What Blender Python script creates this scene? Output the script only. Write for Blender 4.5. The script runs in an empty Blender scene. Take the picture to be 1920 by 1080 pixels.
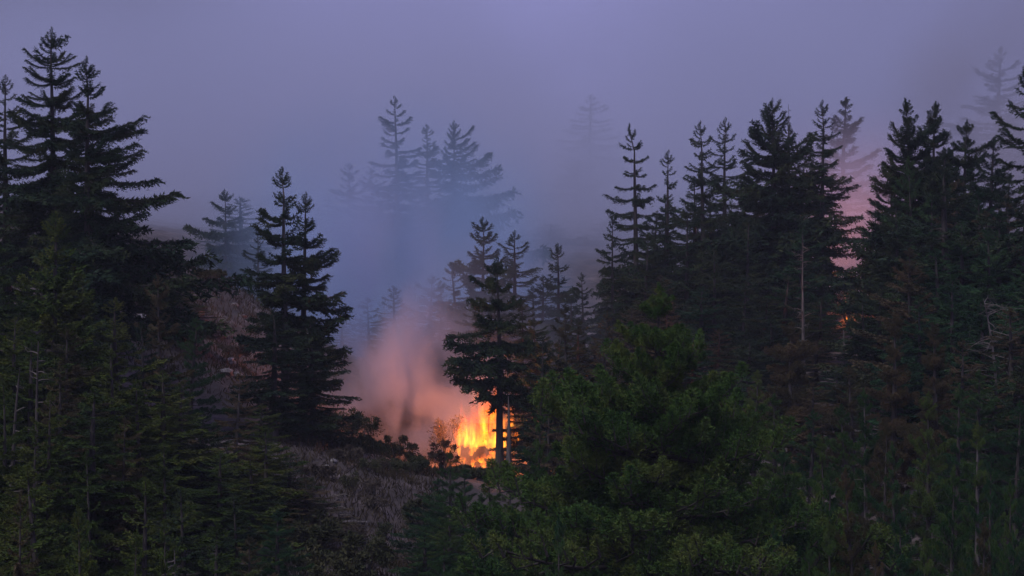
import bpy, math, random
import numpy as np
from mathutils import Matrix, Vector

R = math.radians
sc = bpy.context.scene
col = sc.collection

# ------------------------------------------------------------------ camera
HF = R(24.0)
K = math.tan(HF / 2) / 960.0            # metres per photo pixel at 1 m
cam_d = bpy.data.cameras.new("camera")
cam_d.sensor_fit = 'HORIZONTAL'
cam_d.angle = HF
cam_d.clip_start = 0.5
cam_d.clip_end = 4000
cam = bpy.data.objects.new("camera", cam_d)
cam.rotation_euler = (R(90), 0, 0)
col.objects.link(cam)
sc.camera = cam

# ------------------------------------------------------------------ world: dusk sky thick with smoke
SUN_EL, SUN_AZ = 52.0, 215.0            # soft light from above and behind the camera
w = bpy.data.worlds.new("World")
sc.world = w
w.use_nodes = True
nt = w.node_tree
nt.nodes.clear()
out = nt.nodes.new('ShaderNodeOutputWorld')
sky = nt.nodes.new('ShaderNodeTexSky')
sky.sky_type = 'NISHITA'
sky.sun_disc = False
sky.sun_elevation = R(SUN_EL)
sky.sun_rotation = R(SUN_AZ)
sky.air_density = 2.0
sky.dust_density = 4.0
bg1 = nt.nodes.new('ShaderNodeBackground')
bg1.inputs['Strength'].default_value = 0.006
nt.links.new(sky.outputs[0], bg1.inputs['Color'])
tc = nt.nodes.new('ShaderNodeTexCoord')
mp = nt.nodes.new('ShaderNodeMapping')
mp.inputs['Location'].default_value = (-3.31, -4.12, 8.1)
ns = nt.nodes.new('ShaderNodeTexNoise')
ns.inputs['Scale'].default_value = 4.0
ns.inputs['Detail'].default_value = 2.0
ns.inputs['Roughness'].default_value = 0.35
cr = nt.nodes.new('ShaderNodeValToRGB')
cr.color_ramp.elements[0].position = 0.34
cr.color_ramp.elements[0].color = (0.040, 0.043, 0.094, 1)
cr.color_ramp.elements[1].position = 0.68
cr.color_ramp.elements[1].color = (0.315, 0.308, 0.700, 1)
bg2 = nt.nodes.new('ShaderNodeBackground')
bg2.inputs['Strength'].default_value = 1.0
nt.links.new(tc.outputs['Generated'], mp.inputs['Vector'])
nt.links.new(mp.outputs[0], ns.inputs['Vector'])
nt.links.new(ns.outputs['Fac'], cr.inputs['Fac'])
nt.links.new(cr.outputs[0], bg2.inputs['Color'])
add = nt.nodes.new('ShaderNodeAddShader')
nt.links.new(bg1.outputs[0], add.inputs[0])
nt.links.new(bg2.outputs[0], add.inputs[1])
nt.links.new(add.outputs[0], out.inputs['Surface'])

sun_d = bpy.data.lights.new("sun", 'SUN')
sun_d.energy = 1.4
sun_d.angle = R(28)
sun_d.color = (0.96, 0.96, 1.0)
sun = bpy.data.objects.new("sun", sun_d)
az = R(SUN_AZ)
sun_dir = Vector((math.sin(az) * math.cos(R(SUN_EL)), math.cos(az) * math.cos(R(SUN_EL)), math.sin(R(SUN_EL))))
sun.rotation_euler = (-sun_dir).to_track_quat('-Z', 'Y').to_euler()
sun.location = (0, -40, 60)
col.objects.link(sun)

vs = sc.view_settings
vs.view_transform = 'Standard'
vs.look = 'None'
vs.exposure = 0.0
vs.gamma = 1.0
vs.use_curve_mapping = False
cy = sc.cycles
cy.max_bounces = 6
cy.diffuse_bounces = 2
cy.glossy_bounces = 1
cy.transmission_bounces = 1
cy.transparent_max_bounces = 48
cy.volume_bounces = 3
cy.volume_max_steps = 128
cy.use_denoising = True
cy.use_adaptive_sampling = True
cy.adaptive_threshold = 0.005
cy.sample_clamp_indirect = 3.0

# ------------------------------------------------------------------ helpers
rng = np.random.default_rng(7)
random.seed(7)


def at(px, py, Y):
    return ((px - 960) * K * Y, Y, (540 - py) * K * Y)


def new_mesh(name, V, T, mats, midx=None, smooth=False):
    me = bpy.data.meshes.new(name)
    V = np.asarray(V, dtype=np.float32)
    T = np.asarray(T, dtype=np.int32)
    n = T.shape[1]
    me.vertices.add(len(V))
    me.vertices.foreach_set('co', V.ravel())
    me.loops.add(T.size)
    me.loops.foreach_set('vertex_index', T.ravel())
    me.polygons.add(len(T))
    me.polygons.foreach_set('loop_start', np.arange(0, T.size, n, dtype=np.int32))
    me.polygons.foreach_set('loop_total', np.full(len(T), n, dtype=np.int32))
    for m in mats:
        me.materials.append(m)
    if midx is not None:
        me.polygons.foreach_set('material_index', np.asarray(midx, dtype=np.int32))
    if smooth:
        me.polygons.foreach_set('use_smooth', np.ones(len(T), dtype=bool))
    me.update()
    return me


def link(name, data, parent=None, loc=(0, 0, 0)):
    o = bpy.data.objects.new(name, data)
    o.location = loc
    col.objects.link(o)
    if parent is not None:
        o.parent = parent
    return o


def tag(o, label, cat, group=None):
    o['label'] = label
    o['category'] = cat
    if group:
        o['group'] = group
    return o


def tube(pts, rad, sides=5):
    """open tapered tube as triangles"""
    pts = np.asarray(pts, float)
    rad = np.asarray(rad, float)
    d = np.gradient(pts, axis=0)
    d /= np.linalg.norm(d, axis=1)[:, None] + 1e-9
    ref = np.array([0.0, 0.0, 1.0]) if abs(d[0, 2]) < 0.8 else np.array([1.0, 0.0, 0.0])
    a = np.cross(d, ref)
    a /= np.linalg.norm(a, axis=1)[:, None] + 1e-9
    b = np.cross(d, a)
    th = np.arange(sides) * 2 * math.pi / sides
    V = pts[:, None, :] + rad[:, None, None] * (np.cos(th)[None, :, None] * a[:, None, :] + np.sin(th)[None, :, None] * b[:, None, :])
    V = V.reshape(-1, 3)
    n = len(pts)
    i = np.arange(n - 1)[:, None] * sides
    j = np.arange(sides)[None, :]
    jn = (j + 1) % sides
    q = np.stack([i + j, i + jn, i + sides + jn, i + sides + j], -1).reshape(-1, 4)
    T = np.concatenate([q[:, [0, 1, 2]], q[:, [0, 2, 3]]])
    return V, T


class Geo:
    def __init__(s):
        s.V, s.T, s.M, s.n = [], [], [], 0

    def add(s, V, T, m=0):
        s.V.append(V)
        s.T.append(np.asarray(T) + s.n)
        s.M.append(np.full(len(T), m))
        s.n += len(V)

    def spikes(s, base, direc, length, width, m=0):
        """one slim triangle for each needle spray; all arrays"""
        n = len(base)
        if n == 0:
            return
        d = direc / (np.linalg.norm(direc, axis=1)[:, None] + 1e-9)
        rnd = rng.normal(size=(n, 3))
        side = np.cross(d, rnd)
        side /= np.linalg.norm(side, axis=1)[:, None] + 1e-9
        L = np.broadcast_to(np.asarray(length, float), (n,))[:, None]
        W = np.broadcast_to(np.asarray(width, float), (n,))[:, None] * 0.5
        mid = base + d * L * 0.35
        V = np.stack([base, mid + side * W, base + d * L, mid - side * W], 1).reshape(-1, 3)
        k = np.arange(n)[:, None] * 4
        T = np.concatenate([k + np.array([[0, 1, 2]]), k + np.array([[0, 2, 3]])])
        s.add(V, T, m)

    def get(s):
        return np.concatenate(s.V), np.concatenate(s.T), np.concatenate(s.M)


# ------------------------------------------------------------------ materials
def mat_new(name):
    m = bpy.data.materials.new(name)
    m.use_nodes = True
    m.node_tree.nodes.clear()
    return m, m.node_tree


def needle_mat(name, c_dark, c_mid, c_tip, scale=0.35):
    m, t = mat_new(name)
    o = t.nodes.new('ShaderNodeOutputMaterial')
    b = t.nodes.new('ShaderNodeBsdfPrincipled')
    b.inputs['Roughness'].default_value = 0.65
    b.inputs['Specular IOR Level'].default_value = 0.06
    g = t.nodes.new('ShaderNodeNewGeometry')
    n1 = t.nodes.new('ShaderNodeTexNoise')
    n1.inputs['Scale'].default_value = scale
    n1.inputs['Detail'].default_value = 4
    n1.inputs['Roughness'].default_value = 0.7
    t.links.new(g.outputs['Position'], n1.inputs['Vector'])
    oi = t.nodes.new('ShaderNodeObjectInfo')
    ma = t.nodes.new('ShaderNodeMath')
    ma.operation = 'MULTIPLY_ADD'
    ma.inputs[1].default_value = 0.22
    t.links.new(oi.outputs['Random'], ma.inputs[0])
    t.links.new(n1.outputs['Fac'], ma.inputs[2])
    r = t.nodes.new('ShaderNodeValToRGB')
    e = r.color_ramp.elements
    e[0].position, e[0].color = 0.40, (*c_dark, 1)
    e[1].position, e[1].color = 0.82, (*c_tip, 1)
    k = e.new(0.58)
    k.color = (*c_mid, 1)
    t.links.new(ma.outputs[0], r.inputs['Fac'])
    t.links.new(r.outputs['Color'], b.inputs['Base Color'])
    t.links.new(b.outputs[0], o.inputs['Surface'])
    return m


def bark_mat(name, c1, c2):
    m, t = mat_new(name)
    o = t.nodes.new('ShaderNodeOutputMaterial')
    b = t.nodes.new('ShaderNodeBsdfPrincipled')
    b.inputs['Roughness'].default_value = 0.9
    g = t.nodes.new('ShaderNodeTexCoord')
    mpn = t.nodes.new('ShaderNodeMapping')
    mpn.inputs['Scale'].default_value = (6, 6, 0.8)
    n1 = t.nodes.new('ShaderNodeTexNoise')
    n1.inputs['Scale'].default_value = 1.0
    n1.inputs['Detail'].default_value = 6
    t.links.new(g.outputs['Object'], mpn.inputs['Vector'])
    t.links.new(mpn.outputs[0], n1.inputs['Vector'])
    r = t.nodes.new('ShaderNodeValToRGB')
    e = r.color_ramp.elements
    e[0].position, e[0].color = 0.35, (*c1, 1)
    e[1].position, e[1].color = 0.68, (*c2, 1)
    t.links.new(n1.outputs['Fac'], r.inputs['Fac'])
    t.links.new(r.outputs['Color'], b.inputs['Base Color'])
    bp = t.nodes.new('ShaderNodeBump')
    bp.inputs['Strength'].default_value = 0.6
    bp.inputs['Distance'].default_value = 0.08
    t.links.new(n1.outputs['Fac'], bp.inputs['Height'])
    t.links.new(bp.outputs[0], b.inputs['Normal'])
    t.links.new(b.outputs[0], o.inputs['Surface'])
    return m


N = {
    'dark': needle_mat('dark_needles', (0.016, 0.034, 0.020), (0.028, 0.050, 0.024), (0.055, 0.064, 0.022)),
    'olive': needle_mat('olive_needles', (0.024, 0.048, 0.014), (0.052, 0.082, 0.016), (0.110, 0.118, 0.024)),
    'green': needle_mat('green_needles', (0.020, 0.058, 0.018), (0.048, 0.098, 0.024), (0.108, 0.138, 0.034)),
    'brown': needle_mat('browning_needles', (0.040, 0.042, 0.022), (0.080, 0.066, 0.032), (0.130, 0.085, 0.045)),
    'redwood': needle_mat('redwood_needles', (0.022, 0.060, 0.016), (0.060, 0.114, 0.025), (0.134, 0.158, 0.038), 0.6),
    'deep': needle_mat('deep_green_needles', (0.014, 0.042, 0.020), (0.028, 0.076, 0.028), (0.062, 0.110, 0.034)),
}
BARK = bark_mat('grey_brown_bark', (0.030, 0.024, 0.021), (0.085, 0.068, 0.060))
BARK_PALE = bark_mat('pale_bark', (0.075, 0.060, 0.054), (0.17, 0.145, 0.135))
TWIG = bark_mat('bare_twigs', (0.08, 0.065, 0.055), (0.18, 0.15, 0.13))

# ------------------------------------------------------------------ terrain
CP = []


def cp(px, py, Y):
    CP.append(at(px, py, Y))


for p in [(780, 1080, 160), (600, 852, 182), (480, 700, 207), (420, 560, 232), (300, 475, 242), (100, 430, 248), (-200, 420, 245),
          (620, 950, 168), (700, 1060, 150), (300, 1010, 135), (100, 930, 130), (0, 720, 175), (330, 760, 190),
          (700, 912, 215), (790, 900, 205), (890, 892, 213), (960, 880, 220), (700, 770, 285), (750, 655, 345),
          (1100, 810, 225), (1300, 705, 268), (1500, 660, 268), (1700, 640, 245), (1900, 790, 172), (1900, 600, 245),
          (400, 490, 335), (850, 525, 400), (1200, 560, 335), (1600, 530, 350), (1900, 480, 335)]:
    cp(*p)
CP += [(0, 0, -1.9), (-70, 0, -2), (70, 0, -2), (0, -80, 2), (-200, -80, 4), (200, -80, 4),
       (0, 40, -13), (-50, 40, -12), (50, 40, -13), (0, 100, -25), (25, 105, -22), (-22, 100, -19), (40, 130, -15),
       (8, 150, -18), (20, 150, -17), (0, 520, 12), (-110, 520, 18), (110, 520, 18),
       (-300, 650, 34), (0, 650, 26), (300, 650, 34), (-300, 800, 24), (0, 800, 18), (300, 800, 24),
       (-160, 200, 16), (160, 200, 10), (-160, 90, -6), (160, 90, -6), (-320, 200, 26), (320, 200, 22), (-320, 400, 30), (320, 400, 28),
       (-320, 0, 4), (320, 0, 4)]
CP = np.array(CP)


def tps_kernel(r2):
    return 0.5 * r2 * np.log(np.maximum(r2, 1e-6))


_P = CP[:, :2] / 100.0
_n = len(_P)
_Km = tps_kernel(((_P[:, None] - _P[None]) ** 2).sum(-1)) + np.eye(_n) * 0.003
_A = np.block([[_Km, np.c_[np.ones(_n), _P]], [np.c_[np.ones(_n), _P].T, np.zeros((3, 3))]])
_W = np.linalg.solve(_A, np.r_[CP[:, 2], 0, 0, 0])


def ground_z(x, y):
    q = np.stack([np.atleast_1d(x), np.atleast_1d(y)], -1).astype(float) / 100.0
    k = tps_kernel(((q[:, None] - _P[None]) ** 2).sum(-1))
    z = k @ _W[:_n] + _W[_n] + q @ _W[_n + 1:]
    x_, y_ = q[:, 0] * 100, q[:, 1] * 100
    z = z + 0.35 * np.sin(x_ * 0.55 + 1.3 * np.sin(y_ * 0.21)) * np.sin(y_ * 0.43 + 0.7) + 0.18 * np.sin(x_ * 1.3 + y_ * 0.9) * np.sin(y_ * 1.1 - x_ * 0.4)
    return z


def gz(x, y):
    return float(ground_z(x, y)[0])


gx = np.unique(np.r_[np.linspace(-340, -90, 40), np.linspace(-90, 90, 150), np.linspace(90, 340, 40)])
gy = np.unique(np.r_[np.linspace(-90, 80, 40), np.linspace(80, 300, 190), np.linspace(300, 820, 110)])
GX, GY = np.meshgrid(gx, gy)
GZ = ground_z(GX.ravel(), GY.ravel())
nx, ny = len(gx), len(gy)
ii, jj = np.meshgrid(np.arange(nx - 1), np.arange(ny - 1))
b0 = (jj * nx + ii).ravel()
quads = np.stack([b0, b0 + 1, b0 + nx + 1, b0 + nx], -1)
m, t = mat_new('dry_slope_soil')
o_ = t.nodes.new('ShaderNodeOutputMaterial')
b_ = t.nodes.new('ShaderNodeBsdfPrincipled')
b_.inputs['Roughness'].default_value = 0.95
g_ = t.nodes.new('ShaderNodeNewGeometry')
n1 = t.nodes.new('ShaderNodeTexNoise')
n1.inputs['Scale'].default_value = 0.25
n1.inputs['Detail'].default_value = 9
n1.inputs['Roughness'].default_value = 0.68
t.links.new(g_.outputs['Position'], n1.inputs['Vector'])
r_ = t.nodes.new('ShaderNodeValToRGB')
e_ = r_.color_ramp.elements
e_[0].position, e_[0].color = 0.34, (0.040, 0.031, 0.027, 1)
e_[1].position, e_[1].color = 0.72, (0.22, 0.17, 0.155, 1)
k_ = e_.new(0.52)
k_.color = (0.085, 0.062, 0.055, 1)
t.links.new(n1.outputs['Fac'], r_.inputs['Fac'])
t.links.new(r_.outputs[0], b_.inputs['Base Color'])
bp_ = t.nodes.new('ShaderNodeBump')
bp_.inputs['Distance'].default_value = 0.6
t.links.new(n1.outputs['Fac'], bp_.inputs['Height'])
t.links.new(bp_.outputs[0], b_.inputs['Normal'])
t.links.new(b_.outputs[0], o_.inputs['Surface'])
hill = link('hillside', new_mesh('hillside', np.stack([GX.ravel(), GY.ravel(), GZ], -1), quads, [m], smooth=True))
hill['kind'] = 'structure'
hill['label'] = 'steep dry brown hillside with a smoky gully between the trees'


# ------------------------------------------------------------------ bough templates (unit length along +X)
def unit(v):
    return v / (np.linalg.norm(v, axis=-1, keepdims=True) + 1e-9)


def bough_fir(n_br, n_sp, sp_len, sp_w, curl=0.12, width=0.34, droop=0.25, thick=0.45, start=0.14):
    """flat layered bough: limb, side branchlets, hanging needle sprays"""
    g = Geo()
    s = np.linspace(0, 1, 7)
    wob = rng.uniform(-0.05, 0.05)
    P = lambda q: np.stack([q, wob * np.sin(q * 3.0), -0.10 * np.sin(q * math.pi) + curl * q ** 2.4], -1)
    V, T = tube(P(s), 0.016 * (1 - 0.85 * s) + 0.001, 4)
    g.add(V, T, 1)
    for i in range(n_br):
        q = start + (1 - start) * ((i + rng.uniform(0.1, 0.9)) / n_br)
        side = 1 if i % 2 else -1
        ang = side * R(rng.uniform(35, 75)) * (1 - 0.45 * q)
        ln = width * (0.35 + 0.9 * math.sin(min(1.0, q * 1.25) * math.pi * 0.62)) * (1.12 - q * 0.75) * rng.uniform(0.55, 1.2)
        p0 = P(np.array([q]))[0]
        d0 = np.array([math.cos(ang), math.sin(ang), rng.uniform(-0.12, 0.22)])
        u = np.linspace(0, 1, n_sp)
        Q = p0 + d0 * (u * ln)[:, None]
        Q[:, 2] -= droop * ln * u ** 1.8
        V, T = tube(Q[:: max(1, n_sp // 3)], np.linspace(0.005, 0.0015, len(Q[:: max(1, n_sp // 3)])), 3)
        g.add(V, T, 1)
        Qj = np.repeat(Q, 2, 0) + rng.normal(0, 0.006, (2 * n_sp, 3))
        sgn = np.tile([1.0, -1.0], n_sp)
        tang = unit(d0)
        perp = np.array([-tang[1], tang[0], 0])
        dd = tang * rng.uniform(0.25, 1.0, (2 * n_sp, 1)) + perp * (sgn * rng.uniform(0.3, 1.0, 2 * n_sp))[:, None]
        dd[:, 2] += rng.normal(-0.12, thick, 2 * n_sp)
        g.spikes(Qj, dd, sp_len * rng.uniform(0.6, 1.25, 2 * n_sp), sp_w * rng.uniform(0.7, 1.3, 2 * n_sp), 0)
    # sprays along the limb itself
    nt_ = n_br * 2
    q = rng.uniform(start * 0.8, 1.0, nt_)
    base = P(q)
    dd = rng.normal(0, 0.6, (nt_, 3)) + np.array([0.6, 0, 0])
    g.spikes(base, dd, sp_len * rng.uniform(0.7, 1.2, nt_), sp_w, 0)
    return g.get()


def clump(g, c, axis, h, rad, n_br, n_sp, sp_len, sp_w):
    """an upright plume of foliage: short branchlets all round an axis, dense with sprays"""
    axis = unit(np.asarray(axis, float))
    a = unit(np.cross(axis, [0.31, 0.95, 0.1]))
    b = np.cross(axis, a)
    k = np.arange(n_br)
    hh = ((k + rng.uniform(0, 1, n_br)) / n_br) ** 0.85
    th = k * 2.39996 + rng.uniform(-0.3, 0.3, n_br)
    rr = rad * (np.sin(np.clip(1.05 - hh, 0.04, 1) * math.pi * 0.55)) * rng.uniform(0.6, 1.15, n_br)
    out_ = np.cos(th)[:, None] * a + np.sin(th)[:, None] * b
    d0 = unit(out_ + axis * rng.uniform(0.2, 0.9, n_br)[:, None])
    p0 = c + axis * (hh * h * 0.85)[:, None]
    u = np.tile(np.linspace(0.15, 1, n_sp), n_br)
    base = np.repeat(p0, n_sp, 0) + np.repeat(d0 * rr[:, None], n_sp, 0) * u[:, None]
    dd = np.repeat(d0, n_sp, 0) * 0.7 + axis * 0.35 + rng.normal(0, 0.5, (n_br * n_sp, 3))
    g.spikes(base, dd, sp_len * rng.uniform(0.6, 1.25, n_br * n_sp), sp_w * rng.uniform(0.7, 1.3, n_br * n_sp), 0)
    V, T = tube([c, c + axis * h * 0.8], [0.008, 0.002], 3)
    g.add(V, T, 1)


def bough_bushy(n_cl, n_br, n_sp, sp_len, sp_w, size=0.30, q0=0.12, spread=0.16):
    g = Geo()
    s = np.linspace(0, 1, 7)
    wob = rng.uniform(-0.07, 0.07)
    P = lambda q: np.stack([q, wob * np.sin(q * 3.0), -0.05 * np.sin(q * math.pi) + 0.16 * q ** 2.2], -1)
    V, T = tube(P(s), 0.017 * (1 - 0.85 * s) + 0.001, 5)
    g.add(V, T, 1)
    for i in range(n_cl):
        q = q0 + (0.98 - q0) * (i + rng.uniform(0.2, 0.8)) / n_cl
        side = (-1 if i % 2 else 1) * rng.uniform(0.02, spread) * (1.25 - q)
        c = P(np.array([q]))[0]
        c2 = c + np.array([0.05, side, rng.uniform(-0.04, 0.03)])
        V, T = tube([c, c2], [0.006, 0.004], 3)
        g.add(V, T, 1)
        h = size * rng.uniform(0.7, 1.25) * (1.15 - 0.35 * q)
        clump(g, c2, (0.34 + rng.uniform(-0.15, 0.15), side * 1.8, 0.9), h, h * rng.uniform(0.34, 0.50), n_br, n_sp, sp_len, sp_w)
    # some bare inner twigs
    for i in range(7):
        q = rng.uniform(0.08, 0.55)
        p0 = P(np.array([q]))[0]
        d = np.array([rng.uniform(0.2, 1), rng.uniform(-1, 1), rng.uniform(-0.5, 0.3)]) * rng.uniform(0.06, 0.16)
        V, T = tube([p0, p0 + d * 0.5 + [0, 0, -0.01], p0 + d], [0.003, 0.002, 0.0008], 3)
        g.add(V, T, 1)
    return g.get()


TPL = {
    'fir': [bough_fir(32, 10, 0.095, 0.032, start=0.06, curl=rng.uniform(0.05, 0.2), width=rng.uniform(0.30, 0.40)) for _ in range(7)],
    'thin': [bough_fir(28, 8, 0.085, 0.027, curl=rng.uniform(-0.06, 0.16), width=rng.uniform(0.24, 0.32), droop=0.4, thick=0.55, start=0.06) for _ in range(7)],
    'long': [bough_fir(44, 9, 0.058, 0.020, curl=rng.uniform(-0.04, 0.10), width=rng.uniform(0.20, 0.27), droop=0.4, thick=0.5, start=0.05) for _ in range(7)],
    'short': [bough_fir(12, 4, 0.19, 0.065, curl=rng.uniform(0.1, 0.25), width=0.30, start=0.06) for _ in range(5)],
    'droop': [bough_fir(32, 10, 0.095, 0.032, start=0.06, curl=rng.uniform(-0.12, 0.06), width=rng.uniform(0.26, 0.34), droop=0.75, thick=0.6) for _ in range(6)],
    'bushy': [bough_bushy(11, 42, 7, 0.044, 0.0115, size=0.32) for _ in range(7)],
    'plume_small': [bough_bushy(8, 52, 8, 0.050, 0.0125, size=0.36, q0=0.12) for _ in range(5)],
    'plume': [bough_bushy(13, 50, 9, 0.027, 0.0068, size=0.235, q0=0.16, spread=0.2) for _ in range(5)],
    'plume_large': [bough_bushy(24, 46, 9, 0.0165, 0.0042, size=0.150, q0=0.14, spread=0.24) for _ in range(5)],
    'tuft': [bough_bushy(6, 30, 6, 0.085, 0.022, size=0.46) for _ in range(6)],
    'pad': [bough_fir(32, 10, 0.095, 0.034, curl=rng.uniform(0.1, 0.22), width=0.44, droop=0.05, thick=0.8, start=0.08) for _ in range(6)],
}
_mesh_cache = {}


def tpl_mesh(kind, i, colour):
    key = (kind, i, colour)
    if key not in _mesh_cache:
        V, T, M = TPL[kind][i]
        _mesh_cache[key] = new_mesh('bough_' + kind, V, T, [N[colour], BARK], M)
    return _mesh_cache[key]


# ------------------------------------------------------------------ trees
def trunk_mesh(H, r0, lean, bark, twigs=0, tw_range=(0.1, 0.6), bend=0.0, tw_len=1.6):
    g = Geo()
    s = np.linspace(0, 1, 12)
    ph = rng.uniform(0, 6.28)
    amp = 0.006 * H

    def axis(q):
        q = np.asarray(q, float)
        x = lean * H * q ** 2 + amp * np.sin(q * 5 + ph) * q + bend * np.clip(q - 0.93, 0, 1) * H * 1.5
        y = amp * np.cos(q * 4 + ph) * q
        return np.stack([x, y, q * H], -1)
    rad = r0 * (1 - s) ** 0.85 + 0.02 + r0 * 0.5 * np.exp(-s * 30)
    V, T = tube(axis(s), rad, 8)
    V[:8, 2] -= 0.8
    g.add(V, T, 0)
    for _ in range(twigs):
        q = rng.uniform(*tw_range)
        a = rng.uniform(0, 6.28)
        ln = rng.uniform(0.4, 1.0) * tw_len
        p0 = axis(q)
        d = np.array([math.cos(a), math.sin(a), rng.uniform(-0.35, 0.15)])
        P = np.stack([p0, p0 + d * ln * 0.5, p0 + d * ln + [0, 0, rng.uniform(-0.15, 0.2) * ln]])
        V, T = tube(P, [0.05, 0.03, 0.008], 3)
        g.add(V, T, 1)
    V, T, M = g.get()
    return new_mesh('trunk', V, T, [bark, TWIG], M, smooth=True), axis, rad


def crown_list(H, Rm, kind, c0, n, shape, asym, pitch, gap, top, keep, low):
    """where each bough sits: (template kind, template, height share, azimuth, pitch, length, roll)"""
    L = []
    a = rng.uniform(0, 6.28)
    gph = rng.uniform(0, 6.28)
    nlev = max(6, H * (1 - c0) / 1.5)
    for i in range(n):
        u = ((i + 0.5) / n) ** 0.82              # 0 tip .. 1 crown base
        lev = u * nlev                           # crowd the boughs into shelves
        u2 = (math.floor(lev) + 0.5 + (lev - math.floor(lev) - 0.5) * (1 - gap)) / nlev
        h = 1 - (1 - c0) * min(u2, 1) * 0.985 - 0.004
        a += 2.39996 + rng.uniform(-0.5, 0.5)
        if u > 0.12 and rng.random() > keep:
            continue
        prof = u ** shape
        if u > 0.72:
            prof *= 1 - low * (u - 0.72) / 0.28
        fac = 1 + 0.20 * math.sin(lev * 2.1 + gph)
        ln = Rm * prof * fac * rng.uniform(0.62, 1.15)
        if asym is not None:
            ln *= 1 + asym[1] * math.cos(a - asym[0])
        ln = max(ln, 0.45 + 0.012 * H)
        pt = R(pitch[0] + (pitch[1] - pitch[0]) * min(1, u * 1.6) + rng.uniform(-9, 9))
        k = top if ln < 1.7 else kind
        if k == 'plume':
            k = 'plume_small' if ln < 4.2 else 'plume' if ln < 7.5 else 'plume_large'
        L.append((k, int(rng.integers(len(TPL[k]))), h, a, pt, ln, rng.uniform(-0.35, 0.35)))
    for j in range(6):
        L.append((top, int(rng.integers(len(TPL[top]))), 1 - 0.003 - 0.011 * j, j * 1.9, R(80 - 9 * j), 0.35 + 0.008 * H + 0.10 * j, 0))
    return L


def bough_matrix(axis, h, aa, pt, ln, roll):
    return (Matrix.Translation(Vector(axis(h))) @ Matrix.Rotation(aa, 4, 'Z') @ Matrix.Rotation(-pt, 4, 'Y') @ Matrix.Rotation(roll, 4, 'X')
            @ Matrix.Diagonal((ln, ln * rng.uniform(0.85, 1.2), ln * rng.uniform(0.8, 1.15), 1)))


PROTO = {}
PH, PR = 26.0, 5.2
PN = {'fir': 3, 'droop': 2, 'thin': 1, 'pad': 2, 'bushy': 2}
_pick = [0]


def proto(kind, bare):
    """crown and trunk meshes shared by look-alike trees, PH metres tall"""
    key = (kind, bare, _pick[0] % (1 if bare else PN[kind]))
    _pick[0] += 1
    if key not in PROTO:
        top = 'tuft' if kind in ('bushy', 'pad') else 'short'
        c0 = 0.52 if bare else 0.06
        tm, axis, _ = trunk_mesh(PH, 0.42, 0, BARK, 26, (0.1, 0.7))
        n = {'thin': 92, 'bushy': 78}.get(kind, 80)
        L = crown_list(PH, PR, kind, c0, int(n * (0.6 if bare else 1)), {'bushy': 0.62}.get(kind, 0.58), None, (46, -2) if kind in ('bushy', 'pad') else (36, -10), 0.35, top, 0.92, 0.2)
        g = Geo()
        for it in L:
            V, T, M = TPL[it[0]][it[1]]
            A = np.array(bough_matrix(axis, *it[2:]))
            g.add(V @ A[:3, :3].T + A[:3, 3], T, 0)
            g.M[-1] = M
        V, T, M = g.get()
        PROTO[key] = (tm, new_mesh('crown', V, T, [N['dark'], BARK], M))
    return PROTO[key]


def slot(o, i, mat):
    o.material_slots[i].link = 'OBJECT'
    o.material_slots[i].material = mat


def tree(px, py, Y, hw, label, group=None, kind='fir', colour='dark', c0=0.2, parts=False, n=None, shape=0.8, asym=None,
         pitch=(30, -10), lean=0.0, bark=BARK, twigs=0, tw=(0.1, 0.6), bend=0.0, name='conifer_tree', cat='conifer', gap=0.35,
         top='short', tw_len=1.6, keep=0.9, low=0.25):
    """a conifer whose tip stands at photo pixel (px, py) when seen from Y metres away; its foot is on the ground below"""
    x, y, zt = at(px, py, Y)
    x0 = x
    zb = gz(x0, y)
    H = zt - zb
    if lean:
        x0 = x - lean * H
    Rm = hw * K * Y * (1.05 if parts else 1.25)
    root = link(name, None, None, (x0, y, zb))
    root.empty_display_size = 0.5
    tag(root, label, cat, group)
    if not parts:
        tm, cm = proto(kind, c0 > 0.4)
        sx = Rm / PR
        rz = rng.uniform(0, 6.28)
        root.rotation_euler = (0, R(rng.normal(0, 1.3)), 0)
        for nm, me in (('trunk', tm), ('crown', cm)):
            o = link(nm, me, root)
            o.scale = (sx, sx, H / PH)
            o.rotation_euler = (0, 0, rz)
            slot(o, 0, bark if nm == 'trunk' else N[colour])
        return root
    bend = bend or rng.uniform(-0.10, 0.10)
    tm, axis, rad = trunk_mesh(H, 0.12 + H * 0.0125, lean, bark, twigs, tw, bend, tw_len)
    link('trunk', tm, root)
    for it in crown_list(H, Rm, kind, c0, int(n * 1.55), shape, asym, pitch, gap, top, keep, low):
        o = link('bough', tpl_mesh(it[0], it[1], colour), root)
        o.matrix_basis = bough_matrix(axis, *it[2:])
    return root


SKIP = set()
# ---- left hill, tall dark firs
tree(97, 64, 186, 165, 'tallest dark fir on the rocky hill, ragged narrow top, twin of the wide-armed fir', parts=True, kind='long', c0=0.30, shape=0.66, n=130, keep=0.88, gap=0.5)
tree(166, 118, 178, 200, 'dark fir with very long level boughs reaching out over the bare slope', parts=True, kind='long', c0=0.22, shape=0.85, n=140, asym=(0.0, 0.42), keep=0.86, gap=0.5)
tree(14, 150, 192, 92, 'dark fir half hidden beside the tallest fir on the rocky hill', kind='fir', c0=0.25, shape=0.6, n=85)
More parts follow.
